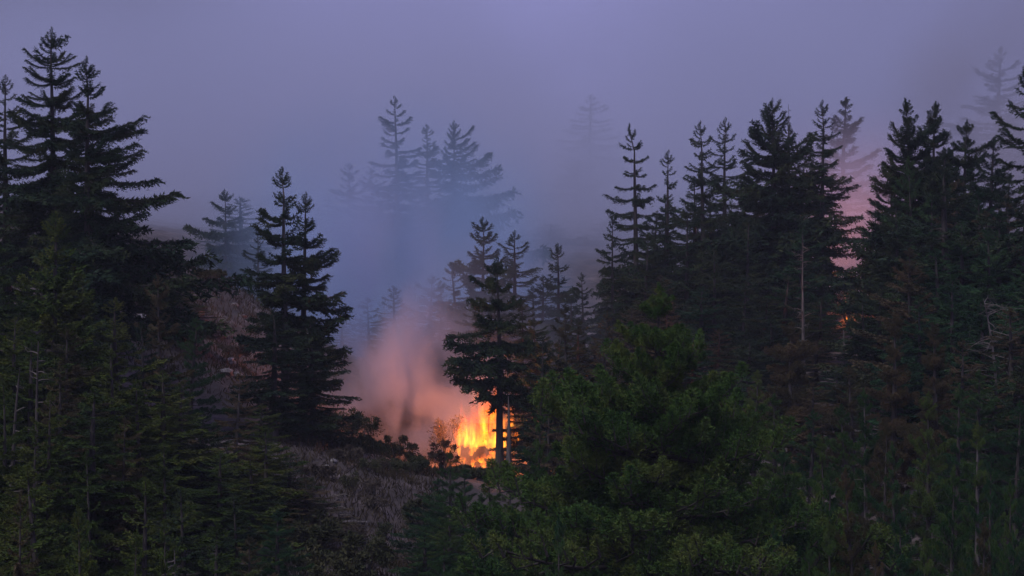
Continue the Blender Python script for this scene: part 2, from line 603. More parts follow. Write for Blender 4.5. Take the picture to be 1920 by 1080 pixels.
# hazy pair behind the left firs
tree(424, 362, 305, 92, 'blue hazed fir with open drooping tiers behind the twin-topped fir', parts=True, kind='droop', c0=0.15, shape=0.6, n=60, keep=0.8, gap=0.6)
tree(450, 372, 340, 80, 'faint bare-looking fir fading into smoke behind the open-tiered fir', kind='thin', c0=0.2, shape=0.6, n=50)
tree(480, 445, 285, 55, 'small dim fir in smoke between the open-tiered fir and the twin-topped fir', kind='fir', c0=0.1, n=50)
# twin-topped fir in front of the gully
tree(534, 324, 190, 88, 'dark fir with bare pale lower trunk and bottle-brush top at the gully edge', parts=True, kind='fir', c0=0.30, shape=0.62, n=74, keep=0.85, gap=0.5, bark=BARK_PALE, twigs=70, tw=(0.08, 0.62), low=0.3)
tree(570, 372, 193, 80, 'second stem of the twin firs at the gully edge, longer boughs over the smoke', parts=True, kind='fir', c0=0.22, shape=0.62, n=78, asym=(0, 0.25), keep=0.88, gap=0.5)
tree(512, 585, 184, 95, 'bushy dark conifer crowding the foot of the twin firs', kind='droop', c0=0.05, shape=0.55, n=90)
tree(588, 600, 188, 80, 'ragged conifer with fine hanging sprays beside the twin firs', kind='droop', c0=0.05, shape=0.5, n=70, keep=0.75)

# ---- left front slope, olive and dark conifers
G1 = 'olive conifers crowding the front slope'
tree(104, 412, 142, 125, 'olive-green conifer with pointed top under the tallest firs', parts=True, kind='fir', colour='olive', c0=0.12, shape=0.62, n=95, twigs=20)
tree(-10, 455, 136, 110, 'olive conifer cut by the picture edge beside the pointed olive conifer', kind='fir', colour='olive', c0=0.1, shape=0.6, n=80)
tree(222, 565, 146, 115, 'olive conifer with flat sprays below the wide-armed fir', kind='fir', colour='olive', c0=0.1, shape=0.55, n=85)
tree(308, 520, 158, 62, 'slim brownish conifer with bare reddish trunk below the wide-armed fir', kind='fir', colour='brown', c0=0.25, n=60, bark=BARK, twigs=30)
tree(352, 600, 163, 72, 'dense blackish-green conifer on the edge of the rocky slope', kind='bushy', colour='deep', c0=0.02, shape=0.5, n=75, top='tuft')
tree(60, 640, 126, 110, 'olive conifer with grey dead twigs in front of the pointed olive conifer', kind='fir', colour='olive', c0=0.2, shape=0.55, n=80, twigs=60, tw_len=2.4)
tree(168, 735, 118, 150, 'broad olive conifer with sweeping bare twigs low on the front slope', kind='droop', colour='olive', c0=0.05, shape=0.5, n=95, twigs=60, tw_len=2.6, tw=(0.3, 0.9))
tree(-30, 800, 112, 150, 'broad olive conifer low at the picture edge', kind='droop', colour='olive', c0=0.05, shape=0.5, n=80)
tree(300, 700, 140, 110, 'dark olive conifer between the broad olive conifer and the blackish conifer', kind='fir', colour='olive', c0=0.05, shape=0.55, n=85)
tree(437, 700, 160, 60, 'thin browning conifer with a bare straight stem above the young olive conifer', kind='thin', colour='brown', c0=0.15, shape=0.5, n=60, bark=BARK_PALE, twigs=60, tw=(0.1, 0.9))
tree(412, 850, 128, 95, 'young olive conifer with a pointed tip and thin reddish stem', kind='fir', colour='olive', c0=0.05, shape=0.7, n=75, bark=BARK)
tree(500, 800, 150, 75, 'dusky conifer at the foot of the gully-edge fir', kind='droop', colour='olive', c0=0.02, shape=0.5, n=70)
tree(90, 880, 98, 150, 'wide low conifer with dark drooping sprays at the bottom of the slope', kind='droop', colour='olive', c0=0.05, shape=0.5, n=80)
tree(270, 905, 104, 130, 'low olive conifer with pale dead twig tips at the bottom of the slope', kind='droop', colour='olive', c0=0.05, shape=0.5, n=80, twigs=25, tw=(0.4, 0.95))
tree(400, 985, 106, 110, 'short green-olive conifer at the bottom beside the dry slope', kind='fir', colour='olive', c0=0.05, shape=0.5, n=70)
tree(520, 960, 122, 85, 'short dark conifer beside the dry grassy spur', kind='bushy', colour='deep', c0=0.02, shape=0.5, n=60, top='tuft')

# ---- smoke ghosts in the gully and beyond
GH = 'pale trees fading into the smoke'
tree(746, 186, 402, 66, 'tall pale fir with a stepped outline rising out of the smoke', kind='fir', c0=0.1, shape=0.5, n=70, keep=0.72, gap=0.6)
tree(804, 238, 400, 62, 'pale ragged fir in smoke just behind the swept-arm fir', kind='fir', c0=0.1, shape=0.5, n=60)
tree(850, 231, 384, 122, 'smoky blue fir with many long swept boughs on one side above the fire', parts=True, kind='thin', c0=0.1, shape=0.7, n=100, asym=(0, 0.35), pitch=(40, -14), keep=0.92)
tree(652, 308, 388, 50, 'small pale fir with a knobbly tip in blue smoke', kind='fir', c0=0.1, n=55, shape=0.55)
tree(703, 318, 398, 55, 'blurred pale fir below the tall stepped fir', kind='fir', c0=0.1, n=55, shape=0.5)
tree(612, 372, 400, 52, 'low pale fir at the edge of the blue smoke', kind='fir', c0=0.1, n=55, shape=0.5)
tree(660, 455, 335, 62, 'ghostly fir with drooping tiers inside the blue smoke', kind='thin', c0=0.1, n=60, shape=0.55, keep=0.8)
tree(1112, 180, 640, 66, 'huge nearly invisible fir deep in the smoke', kind='fir', c0=0.1, n=80, shape=0.6, keep=0.8)
tree(1082, 300, 580, 50, 'nearly invisible fir beside the huge faint fir', kind='fir', c0=0.1, n=60, shape=0.5)
tree(1582, 188, 372, 80, 'grey hazed fir with a broad crown behind the pointed dark fir', kind='pad', c0=0.15, n=75, shape=0.55)
tree(1872, 92, 520, 90, 'ghost of a big tree in the grey smoke', kind='pad', c0=0.15, n=70, shape=0.5)
tree(755, 580, 285, 52, 'dim fir with spread tiers in the smoke behind the fire', kind='thin', c0=0.3, n=46, shape=0.5)

# ---- around the fire
tree(932, 492, 200, 92, 'dark fir with long drooping arms standing in front of the flames', parts=True, kind='droop', c0=0.36, shape=0.55, n=66, keep=0.8, gap=0.7, asym=(math.pi, 0.2), pitch=(42, -4), lean=-0.012)
tree(906, 414, 268, 85, 'hazy dark fir with a dense pointed top behind the fire', parts=True, kind='fir', c0=0.2, shape=0.6, n=70)
tree(962, 438, 255, 72, 'dark fir with a flat scruffy top behind the drooping fir', kind='fir', c0=0.2, shape=0.55, n=70)
tree(1046, 464, 255, 62, 'dark fir with an open rounded top and upturned bough tips', parts=True, kind='pad', c0=0.25, shape=0.6, n=55, keep=0.8)
tree(1096, 515, 250, 45, 'slim dim fir between the open-topped fir and the tall dark stand', kind='fir', c0=0.1, n=50)
GT = 'firs with bare trunks lit by the fire'
for (px, py, Y) in [(892, 560, 232), (926, 545, 236), (978, 560, 232), (1010, 600, 226)]:
    tree(px, py, Y, 48, 'fir with a bare trunk glowing orange right behind the flames', GT, kind='fir', c0=0.52, n=42, shape=0.45)
tree(880, 600, 250, 60, 'smoke-dimmed fir with low arms left of the drooping fir trunk'.replace('left of', 'beside'), kind='thin', c0=0.3, n=45, shape=0.5)
tree(1062, 575, 196, 58, 'dusky conifer with fine twigs between the drooping fir and the bushy redwood', kind='fir', colour='brown', c0=0.05, shape=0.55, n=70, twigs=30)
tree(1125, 590, 205, 62, 'brownish thin conifer behind the top of the bushy redwood', kind='thin', colour='brown', c0=0.05, shape=0.5, n=60, twigs=40)
tree(1015, 640, 188, 50, 'dark conifer crowded against the drooping fir', kind='fir', colour='dark', c0=0.05, shape=0.5, n=60)

# ---- tall dark stand in the middle right
tree(1192, 240, 276, 90, 'dark fir with a crooked leaning tip and well spaced tiers', parts=True, kind='thin', c0=0.12, shape=0.6, n=72, gap=0.75, keep=0.9, bend=-0.22, pitch=(20, -12))
tree(1150, 402, 270, 48, 'shorter dark fir at the smoky edge of the tall stand', kind='droop', c0=0.1, shape=0.55, n=55)
tree(1250, 289, 281, 66, 'thin-topped spiky fir beside the crooked-tipped fir', parts=True, kind='thin', c0=0.15, shape=0.75, n=60, gap=0.6)
tree(1318, 234, 279, 84, 'narrow fir with evenly tiered thin boughs, next to its near twin', parts=True, kind='thin', c0=0.15, shape=0.6, n=74, gap=0.55)
tree(1360, 228, 287, 78, 'narrow tiered fir just behind the crown of the broadest fir', parts=True, kind='thin', c0=0.15, shape=0.55, n=72, gap=0.5, colour='dark')
tree(1450, 193, 266, 125, 'broadest fir of the tall stand, rounded top with upswept boughs', parts=True, kind='fir', c0=0.32, shape=0.62, n=92, pitch=(46, -6))
tree(1480, 236, 272, 80, 'dark fir whose crown merges with the broadest fir', kind='fir', c0=0.3, shape=0.5, n=70)
tree(1542, 196, 262, 96, 'pointed dark fir with wiry upturned boughs and a long bare trunk', parts=True, kind='thin', c0=0.2, shape=0.7, n=100, gap=0.4, pitch=(30, -14))
for (px, py, Y, hw, kd, cl, lb) in [
    (1285, 385, 264, 66, 'fir', 'dark', 'mid-height dark fir filling in below the narrow tiered firs'),
    (1205, 440, 266, 58, 'fir', 'dark', 'mid-height dark fir below the crooked-tipped fir'),
    (1400, 410, 258, 62, 'droop', 'dark', 'dark drooping fir below the broadest fir of the stand'),
    (1340, 470, 250, 62, 'fir', 'dark', 'squat dark fir low in the tall stand'),
    (1500, 430, 252, 66, 'fir', 'deep', 'dense dark fir at the foot of the pointed wiry fir'),
    (1430, 560, 240, 70, 'droop', 'dark', 'low shaggy fir in front of the tall stand'),
    (1260, 560, 236, 62, 'thin', 'brown', 'low brown twiggy fir in front of the tall stand'),
    (1540, 560, 236, 62, 'droop', 'dark', 'low shaggy fir below the pink glow'),
    (1350, 620, 226, 66, 'thin', 'brown', 'low thin browning fir behind the bushy redwood'),
]:
    tree(px, py, Y, hw, lb, kind=kd, colour=cl, c0=0.08, shape=0.5, n=64)

# ---- right-hand stand
tree(1702, 194, 226, 118, 'dark round-topped redwood with tufted bough ends, taller of the pair', parts=True, kind='pad', c0=0.2, shape=0.72, n=110, pitch=(42, -6), top='tuft')
tree(1752, 199, 231, 98, 'dark round-topped redwood tucked behind its taller neighbour', parts=True, kind='pad', c0=0.25, shape=0.68, n=92, pitch=(42, -4), top='tuft')
tree(1808, 234, 223, 80, 'slim round-topped redwood with open gaps between its tufts', parts=True, kind='pad', c0=0.25, shape=0.45, n=60, keep=0.78, gap=0.6, top='tuft')
tree(1858, 264, 215, 95, 'round-topped redwood next to the fir at the picture edge', kind='pad', c0=0.15, shape=0.5, n=80, top='tuft')
tree(1778, 285, 206, 120, 'wide dark redwood in front of the round-topped ones', kind='pad', colour='dark', c0=0.08, shape=0.55, n=110, top='tuft')
tree(1922, 132, 196, 98, 'tall dark fir cut off by the picture edge', kind='fir', c0=0.2, shape=0.6, n=90)
for (px, py, Y, hw, kd, cl, lb) in [
    (1690, 430, 215, 60, 'fir', 'dark', 'dark fir below the taller round-topped redwood'),
    (1712, 470, 192, 85, 'pad', 'brown', 'rusty brown tinged conifer below the wide dark redwood'),
    (1850, 440, 188, 85, 'pad', 'deep', 'deep green conifer below the round-topped redwoods'),
    (1925, 480, 180, 85, 'pad', 'deep', 'deep green conifer cut off by the picture edge'),
    (1790, 520, 182, 75, 'pad', 'deep', 'blackish green conifer behind the two young brown-tinged conifers'),
    (1620, 560, 200, 60, 'droop', 'dark', 'dark shaggy conifer beside the small glimpses of fire'),
]:
    tree(px, py, Y, hw, lb, kind=kd, colour=cl, c0=0.05, shape=0.52, n=80)
tree(1482, 615, 176, 82, 'hazy olive conifer with a pale stem behind the bushy redwood', parts=True, kind='bushy', colour='brown', c0=0.12, shape=0.55, n=70, top='tuft', bark=BARK_PALE)
tree(1676, 602, 152, 62, 'young brown-tinged conifer with a bare stem, the slimmer of two', parts=True, kind='bushy', colour='brown', c0=0.12, shape=0.6, n=75, top='tuft')
tree(1754, 618, 150, 68, 'young brown-tinged conifer with a fuller crown, the wider of two', parts=True, kind='bushy', colour='brown', c0=0.1, shape=0.6, n=80, top='tuft')

# ---- foreground: the big bushy redwood and young conifers
tree(1232, 552, 106, 680, 'big bushy green redwood with plump upright foliage clumps in front of everything', parts=True, name='redwood_tree', cat='redwood', kind='plume', colour='redwood', c0=0.06, shape=1.08, n=190, top='tuft', gap=0.45, pitch=(24, -14), keep=0.97, low=0.0)
tree(1005, 775, 128, 70, 'green bushy conifer tucked behind the big bushy redwood near the fire', kind='bushy', colour='green', c0=0.03, shape=0.55, n=80, top='tuft')
tree(935, 890, 112, 110, 'low green bushy conifer below the flames', kind='bushy', colour='green', c0=0.03, shape=0.55, n=80, top='tuft')
tree(842, 850, 146, 62, 'dark slender conifer at the edge of the dry spur below the fire', kind='bushy', colour='deep', c0=0.03, shape=0.55, n=75, top='tuft')
tree(1632, 738, 124, 68, 'young deep green conifer below the slimmer brown-tinged conifer', parts=False, kind='bushy', colour='green', c0=0.05, shape=0.55, n=75, top='tuft', bark=BARK_PALE)
tree(1830, 800, 116, 90, 'young green conifer with a bare pale stem showing through its crown', kind='bushy', colour='green', c0=0.05, shape=0.5, n=80, top='tuft', bark=BARK_PALE, twigs=40, tw=(0.3, 0.9))
tree(1545, 880, 110, 85, 'young green conifer touching the edge of the big bushy redwood', kind='bushy', colour='deep', c0=0.05, shape=0.5, n=80, top='tuft')
# ---- thickets: conifers that only their place tells apart
HUE = {'olive': 'olive', 'dark': 'dark', 'brown': 'browning', 'green': 'fresh green', 'deep': 'deep green'}
HABIT = {'fir': 'layered', 'droop': 'drooping', 'thin': 'thin-boughed', 'pad': 'tufted', 'bushy': 'bushy'}


def thicket(spots, hw, kinds, colours, place, group, name='conifer_tree'):
    for i, (px, py, Y) in enumerate(spots):
        kd, cl = kinds[i % len(kinds)], colours[i % len(colours)]
        tree(px, py, Y, hw * rng.uniform(0.8, 1.2), f'{HUE[cl]} {HABIT[kd]} {place}', f'{HUE[cl]} {HABIT[kd]} {group}', kind=kd, colour=cl, c0=0.05, name=name)


thicket([(1735, 745, 122), (1690, 840, 112), (1900, 760, 125), (1770, 885, 104), (1620, 890, 105), (1885, 915, 100), (1480, 940, 104), (1700, 970, 96), (1580, 985, 96), (1830, 985, 95),
         (1590, 765, 134), (1935, 870, 110), (1520, 775, 140), (1450, 745, 142), (1655, 800, 120), (1560, 830, 118), (1790, 730, 130), (1850, 860, 108), (1740, 1020, 90), (1640, 1030, 90),
         (1530, 1030, 90), (1900, 1010, 90), (1480, 850, 122), (1410, 700, 155), (1600, 690, 160), (1830, 700, 145)], 84, ['bushy'], ['green', 'deep', 'deep', 'green', 'brown'],
        'young conifer in the green thicket below the dark stand', 'young conifers of the green thicket', 'young_conifer')
thicket([(40, 530, 150), (160, 520, 155), (270, 610, 150), (20, 600, 130), (130, 620, 132), (210, 660, 130), (340, 720, 146), (380, 780, 142), (90, 740, 116), (230, 790, 118), (10, 720, 114),
         (310, 830, 118), (350, 920, 112), (180, 850, 104), (30, 930, 94), (160, 960, 92), (320, 985, 94), (450, 930, 118), (240, 1000, 90), (470, 1010, 112), (470, 850, 140), (-20, 980, 90), (540, 850, 158), (490, 760, 168), (570, 900, 150), (430, 830, 150), (80, 480, 160), (200, 600, 150), (-10, 540, 150), (120, 690, 125), (60, 800, 108), (260, 720, 130), (250, 470, 222), (315, 500, 218), (340, 560, 205), (200, 450, 225)],
        80, ['fir', 'droop', 'droop', 'fir'], ['olive', 'olive', 'dark', 'olive', 'brown'],
        'conifer in the dense thicket on the front slope under the tallest firs', 'conifers of the front slope thicket')
thicket([(1180, 480, 300), (1240, 450, 305), (1300, 430, 300), (1370, 380, 300), (1420, 330, 296), (1500, 320, 290), (1230, 520, 250), (1310, 540, 246), (1390, 520, 246), (1470, 520, 240),
         (1180, 580, 240), (1300, 620, 222), (1400, 640, 215), (1450, 600, 225), (1530, 640, 215), (1610, 640, 205), (1110, 640, 232), (1570, 700, 180), (1520, 720, 172), (1400, 700, 190), (1220, 400, 290), (1330, 370, 296), (1160, 500, 284), (1250, 370, 294), (1300, 340, 296), (1390, 330, 292), (1460, 340, 284), (1270, 470, 280), (1360, 460, 280), (1440, 420, 284), (1510, 400, 280), (1480, 470, 276), (1200, 540, 276), (1410, 590, 262), (1340, 560, 268)],
        72, ['fir', 'droop', 'thin', 'fir'], ['dark', 'dark', 'brown', 'deep'],
        'fir filling the lower part of the tall stand', 'firs low in the tall stand')
thicket([(1680, 380, 215), (1740, 360, 212), (1830, 360, 208), (1890, 370, 205), (1650, 530, 200), (1730, 560, 180), (1840, 560, 172), (1900, 580, 165), (1880, 330, 225), (1800, 420, 200), (1690, 620, 172), (1800, 640, 160), (1920, 660, 150), (1860, 680, 152), (1710, 300, 222), (1790, 340, 216), (1730, 280, 232), (1820, 310, 226), (1880, 400, 200), (1850, 400, 205), (1670, 330, 230), (1760, 470, 195)],
        82, ['pad', 'fir', 'pad', 'droop'], ['dark', 'deep', 'deep', 'brown'],
        'conifer packed below the round-topped redwoods', 'conifers under the round-topped redwoods')
thicket([(590, 440, 420), (630, 420, 415), (700, 430, 410), (760, 420, 405), (830, 440, 400), (900, 450, 395), (560, 480, 380), (690, 500, 360), (790, 500, 365), (860, 520, 345), (1000, 520, 330),
         (1050, 500, 350), (940, 480, 360), (720, 560, 300), (680, 600, 285), (830, 530, 300), (800, 610, 270), (640, 560, 310), (770, 520, 330), (600, 520, 330), (870, 580, 290), (1100, 440, 480), (1030, 420, 480), (1150, 400, 500), (980, 430, 470)],
        45, ['fir', 'thin', 'droop'], ['dark'],
        'fir barely showing through the smoke of the far slope', 'firs of the far slope')
thicket([(1000, 540, 262), (940, 560, 262), (1070, 560, 246), (1040, 640, 215), (1000, 690, 205), (1090, 680, 205), (1150, 660, 210), (1030, 740, 165), (975, 700, 228), (1100, 760, 175), (760, 610, 256), (705, 650, 250), (825, 590, 258), (690, 560, 276), (740, 540, 282), (800, 520, 284), (865, 500, 280), (640, 610, 262), (850, 640, 246), (780, 680, 244), (1015, 520, 258), (1080, 600, 230)],
        66, ['fir', 'droop', 'thin'], ['dark', 'brown', 'dark'],
        'fir in the smoky stand around the fire', 'firs around the fire')
thicket([(960, 960, 104), (880, 985, 108), (1010, 880, 112), (830, 1010, 118), (1050, 980, 96), (1380, 900, 112), (1430, 1000, 98), (900, 930, 130), (840, 950, 138), (800, 1000, 136), (870, 880, 152), (960, 875, 140), (920, 1010, 104), (815, 900, 160)], 75, ['bushy'], ['deep', 'deep', 'green'],
        'low conifer around the foot of the big redwood', 'low conifers around the big redwood', 'young_conifer')

# ------------------------------------------------------------------ shrubs, bare snags, rocks, dry grass
LEAF = needle_mat('shrub_leaves', (0.030, 0.040, 0.020), (0.055, 0.062, 0.030), (0.100, 0.090, 0.045), 0.8)
DRYLEAF = needle_mat('dry_shrub_leaves', (0.050, 0.038, 0.028), (0.085, 0.065, 0.048), (0.130, 0.105, 0.080), 0.8)


def shrub(px, py, Y, hw, label, mat=LEAF, dens=1.0, group=None, sp=0.22, up=0.55):
    """round shrub: several bent stems from one root, leaf sprays in uneven clumps"""
    x, y, zt = at(px, py, Y)
    zb = gz(x, y)
    H = max(zt - zb, 1.0)
    Rm = hw * K * Y
    root = link('shrub', None, None, (x, y, zb))
    tag(root, label, 'shrub', group)
    gs, gl = Geo(), Geo()
    for i in range(int(16 * dens) + 6):
        a = rng.uniform(0, 6.28)
        r = Rm * math.sqrt(rng.uniform(0.02, 1)) * 0.8
        h = H * (1 - 0.55 * (r / Rm) ** 2) * rng.uniform(0.45, 0.92)
        c = np.array([math.cos(a) * r, math.sin(a) * r, h])
        P = np.stack([np.array([0, 0, -0.3]) + rng.normal(0, 0.1, 3), c * [0.45, 0.45, 0.5], c])
        V, T = tube(P, [0.06, 0.035, 0.012], 4)
        gs.add(V, T, 0)
        ch = max(0.6, H * rng.uniform(0.16, 0.30))
        clump(gl, c - np.array([0, 0, ch * 0.5]), (math.cos(a) * 0.35, math.sin(a) * 0.35, up), ch * 1.2, ch * rng.uniform(0.6, 0.95), int(46 * dens), 5, sp, sp * 0.42)
    V, T, M = gs.get()
    link('stem', new_mesh('stem', V, T, [BARK]), root)
    V, T, M = gl.get()
    link('foliage', new_mesh('foliage', V, T, [mat, BARK], M), root)
    return root


for a_ in [
    (745, 815, 205, 50, 'pointed olive shrub on the gully rim in front of the smoke'),
    (758, 880, 186, 66, 'wide dull green shrub on the gully rim below the pointed shrub'),
    (700, 905, 196, 40, 'small dull shrub at the smoking end of the gully'),
    (742, 688, 240, 38, 'dim shrub half swallowed by the mauve smoke'),
    (655, 745, 205, 50, 'dark shrub beside the foot of the twin firs'),
    (672, 815, 196, 46, 'low dark shrub above the dry spur'),
    (612, 800, 192, 44, 'dark shrub under the hanging sprays of the twin firs'),
    (392, 505, 236, 34, 'rounded brownish shrub on the bare slope under the hazed fir'),
    (600, 950, 148, 62, 'round green shrub low on the dry spur'),
    (688, 985, 142, 46, 'smaller green shrub with a grey twig low on the dry spur'),
    (560, 1010, 132, 62, 'dark green shrub at the bottom of the dry spur'),
    (640, 1030, 128, 55, 'bottommost green shrub of the dry spur'),
    (880, 886, 194, 34, 'dark low shrub partly screening the foot of the flames'),
    (928, 884, 196, 30, 'dark shrub at the foot of the drooping fir against the flames'),
    (846, 884, 190, 34, 'dark shrub under the sparse twiggy shrub by the fire'),
    (800, 930, 170, 42, 'dull shrub between the gully rim and the slender conifer'),
    (1060, 800, 190, 60, 'dusky shrub behind the big bushy redwood'),
    (1130, 720, 225, 60, 'hazy shrub on the slope behind the bushy redwood'),
    (1640, 680, 190, 60, 'dark shrub below the small glimpses of fire'),
    (1590, 515, 286, 40, 'twiggy shrub lit from behind by the pink glow'),
    (1870, 700, 176, 60, 'dark shrub above the brown bank'),
]:
    shrub(*a_)
for a_ in [
    (832, 828, 186, 34, 'sparse twiggy shrub outlined against the fire'),
    (838, 768, 222, 28, 'thin scorched shrub beside the flames'),
]:
    shrub(*a_, mat=DRYLEAF, dens=0.5, up=0.9)
for a_ in [
    (600, 905, 176, 40, 'dry leafless-looking grey shrub on the spur'),
    (650, 900, 184, 34, 'dry brown shrub near the gully end'),
    (440, 640, 216, 30, 'dry brown shrub on the rocky slope above the pale outcrop'),
    (250, 560, 226, 40, 'dry shrub between the pale rocks of the hill'),
]:
    shrub(*a_, mat=DRYLEAF, dens=0.7)


for i in range(16):
    pxx, Yy = rng.uniform(560, 800), rng.uniform(150, 190)
    xw = (pxx - 960) * K * Yy
    zw = gz(xw, Yy) + rng.uniform(0.7, 1.4)
    shrub(pxx, 540 - zw / (K * Yy), Yy, rng.uniform(10, 22), 'knee-high scrub tuft on the dry spur below the gully', LEAF if i % 2 else DRYLEAF, 0.35, 'scrub tufts on the dry spur', 0.16)
for (x_, y_, l_, a_, lb) in [(-11.5, 166, 3.2, 0.4, 'fallen grey log lying across the dry spur'), (-8.8, 156, 2.4, 2.3, 'shorter fallen log lower on the dry spur'), (-24.5, 216, 2.6, 1.0, 'fallen log on the bare slope among the pale rocks')]:
    dx, dy = math.cos(a_) * l_ / 2, math.sin(a_) * l_ / 2
    P_ = [(x_ + k * dx, y_ + k * dy, gz(x_ + k * dx, y_ + k * dy) + 0.14) for k in (-1, -0.4, 0.3, 1)]
    V, T = tube(np.array(P_) - [x_, y_, gz(x_, y_)], [0.17, 0.16, 0.13, 0.09], 7)
    tag(link('fallen_log', new_mesh('fallen_log', V, T, [BARK_PALE], smooth=True), None, (x_, y_, gz(x_, y_))), lb, 'log')


def snag(px, py, Y, label, n=40, r=0.16, ln=2.0, name='dead_tree', lean=0.0, base=None):
    """bare dead trunk with broken twigs"""
    x, y, zt = at(px, py, Y)
    zb = gz(x, y) if base is None else at(px, base, Y)[2]
    H = zt - zb
    root = link(name, None, None, (x - lean * H, y, zb))
    tag(root, label, 'dead tree')
    me, axis, _ = trunk_mesh(H, r, lean, BARK if px < 300 else BARK_PALE, 0)
    link('trunk', me, root)
    for _ in range(n):
        q = rng.uniform(0.25, 0.98)
        a = rng.uniform(0, 6.28)
        l = ln * rng.uniform(0.3, 1.0) * (1.15 - q * 0.6)
        d = np.array([math.cos(a), math.sin(a), rng.uniform(-0.3, 0.5)])
        g = Geo()
        P = np.stack([np.zeros(3), d * l * 0.4, d * l * 0.75 + [0, 0, rng.uniform(-.2, .1) * l], d * l + [0, 0, rng.uniform(-.3, .2) * l]])
        V, T = tube(P, [0.045, 0.03, 0.018, 0.006], 4)
        g.add(V, T)
        for _k in range(3):
            j = P[1] + (P[3] - P[1]) * rng.uniform(0, 0.8)
            V, T = tube([j, j + rng.normal(0, 0.28, 3) * l], [0.014, 0.004], 3)
            g.add(V, T)
        V, T, M = g.get()
        o = link('branch', new_mesh('branch', V, T, [TWIG]), root)
        o.location = Vector(axis(q))
    return root


snag(954, 742, 197, 'short white dead trunk standing against the drooping fir', n=4, r=0.26, ln=0.8)
snag(1506, 455, 228, 'thin pale dead trunk in front of the broadest fir', n=34, r=0.20, ln=2.0)
snag(1583, 615, 202, 'bare straight dead stem below the small glimpses of fire', n=20, r=0.20, ln=1.2)
snag(1479, 196, 268, 'needle-thin bare spike rising beside the broadest fir', n=6, r=0.10, ln=0.6)
snag(1845, 560, 170, 'tangled grey dead tree with long bare limbs above the brown bank', n=46, r=0.16, ln=4.5, lean=-0.1)
snag(70, 640, 121, 'forked grey dead stem among the olive conifers', n=14, r=0.14, ln=1.4)
snag(40, 690, 119, 'bare leaning dead stem beside the forked one', n=12, r=0.16, ln=1.2, lean=0.06)
snag(636, 905, 160, 'small bleached dead branchy stem on the dry spur', n=18, r=0.06, ln=1.8)
snag(330, 1020, 100, 'small bleached dead bush with antler-like twigs on the front slope', n=22, r=0.05, ln=1.4)

ROCKM = bark_mat('pale_rock', (0.13, 0.11, 0.10), (0.30, 0.27, 0.26))


def rock(px, py, Y, size, label, group='pale rocks on the bare slope'):
    x, y, _ = at(px, py, Y)
    # walk along the view ray until it meets the slope, so the rock sits on the ground
    for q in np.linspace(max(Y - 60, 60), Y + 90, 300):
        xx, yy, zz = at(px, py, q)
        if gz(xx, yy) >= zz:
            x, y = xx, yy
            break
    import bmesh
    bm = bmesh.new()
    bmesh.ops.create_icosphere(bm, subdivisions=2, radius=1.0)
    ph = rng.uniform(0, 6, 3)
    for v in bm.verts:
        c = v.co
        f = 1 + 0.22 * math.sin(c.x * 3.1 + ph[0]) * math.cos(c.y * 2.7 + ph[1]) + 0.16 * math.sin(c.z * 5 + ph[2] + c.x * 2) + rng.uniform(-0.2, 0.2)
        v.co = Vector((round(c.x * f * 2.2) / 2.2 * 0.5 * size * 1.3 + c.x * f * size * 0.55, c.y * f * size * 0.9, round(c.z * f * 2.6) / 2.6 * size * 0.3 + c.z * f * size * 0.25))
    me = bpy.data.meshes.new('rock')
    bm.to_mesh(me)
    bm.free()
    me.materials.append(ROCKM)
    o = link('rock', me, None, (x, y, gz(x, y) + size * 0.12))
    o.rotation_euler = (rng.uniform(-.3, .3), rng.uniform(-.3, .3), rng.uniform(0, 6))
    tag(o, label, 'rock', group)


for i, (px, py, Y, sz) in enumerate([(432, 682, 212, 0.6), (422, 700, 210, 0.6), (445, 705, 209, 0.5), (415, 634, 220, 0.5), (385, 612, 224, 0.6), (200, 486, 240, 1.2), (190, 520, 236, 1.3),
                                     (228, 525, 236, 0.9), (262, 540, 234, 0.8), (205, 548, 232, 0.9), (258, 608, 226, 1.0), (372, 590, 226, 0.5), (455, 595, 226, 0.4), (440, 575, 228, 0.4),
                                     (625, 868, 180, 0.35), (612, 880, 178, 0.3), (1895, 790, 171, 0.7), (1912, 805, 170, 0.5), (1440, 590, 300, 1.2), (1180, 590, 300, 1.2), (1150, 630, 290, 1.0), (1340, 595, 300, 0.9)]):
    where = ('rock on the bare slope between the wide-armed fir and the twin firs' if px < 470 else 'rock at the top of the dry spur' if px < 700 else 'rock on the brown bank' if px > 1800 else 'rock on the hazy slope behind the tall stand')
    rock(px, py, Y, sz, 'pale ' + where, 'pale rocks: ' + where)

# dry grass and low brush, too fine to count
g = Geo()
n = 26000
px = np.r_[rng.uniform(520, 830, 16000), rng.uniform(150, 520, 10000)]
Yd = np.r_[rng.uniform(125, 215, 16000), rng.uniform(195, 250, 10000)]
xx = (px - 960) * K * Yd
zz = ground_z(xx, Yd)
base = np.stack([xx, Yd, zz - 0.05], -1)
dd = rng.normal(0, 0.5, (n, 3)) + [0, 0, 1.0]
g.spikes(base, dd, rng.uniform(0.3, 0.9, n), rng.uniform(0.05, 0.12, n))
V, T, M = g.get()
GRASS = needle_mat('dry_grass_blades', (0.030, 0.022, 0.014), (0.052, 0.038, 0.022), (0.092, 0.070, 0.040), 0.6)
o = link('dry_grass', new_mesh('dry_grass', V, T, [GRASS]))
o['kind'] = 'stuff'
o['label'] = 'dry brown grass and low brush covering the bare spur'

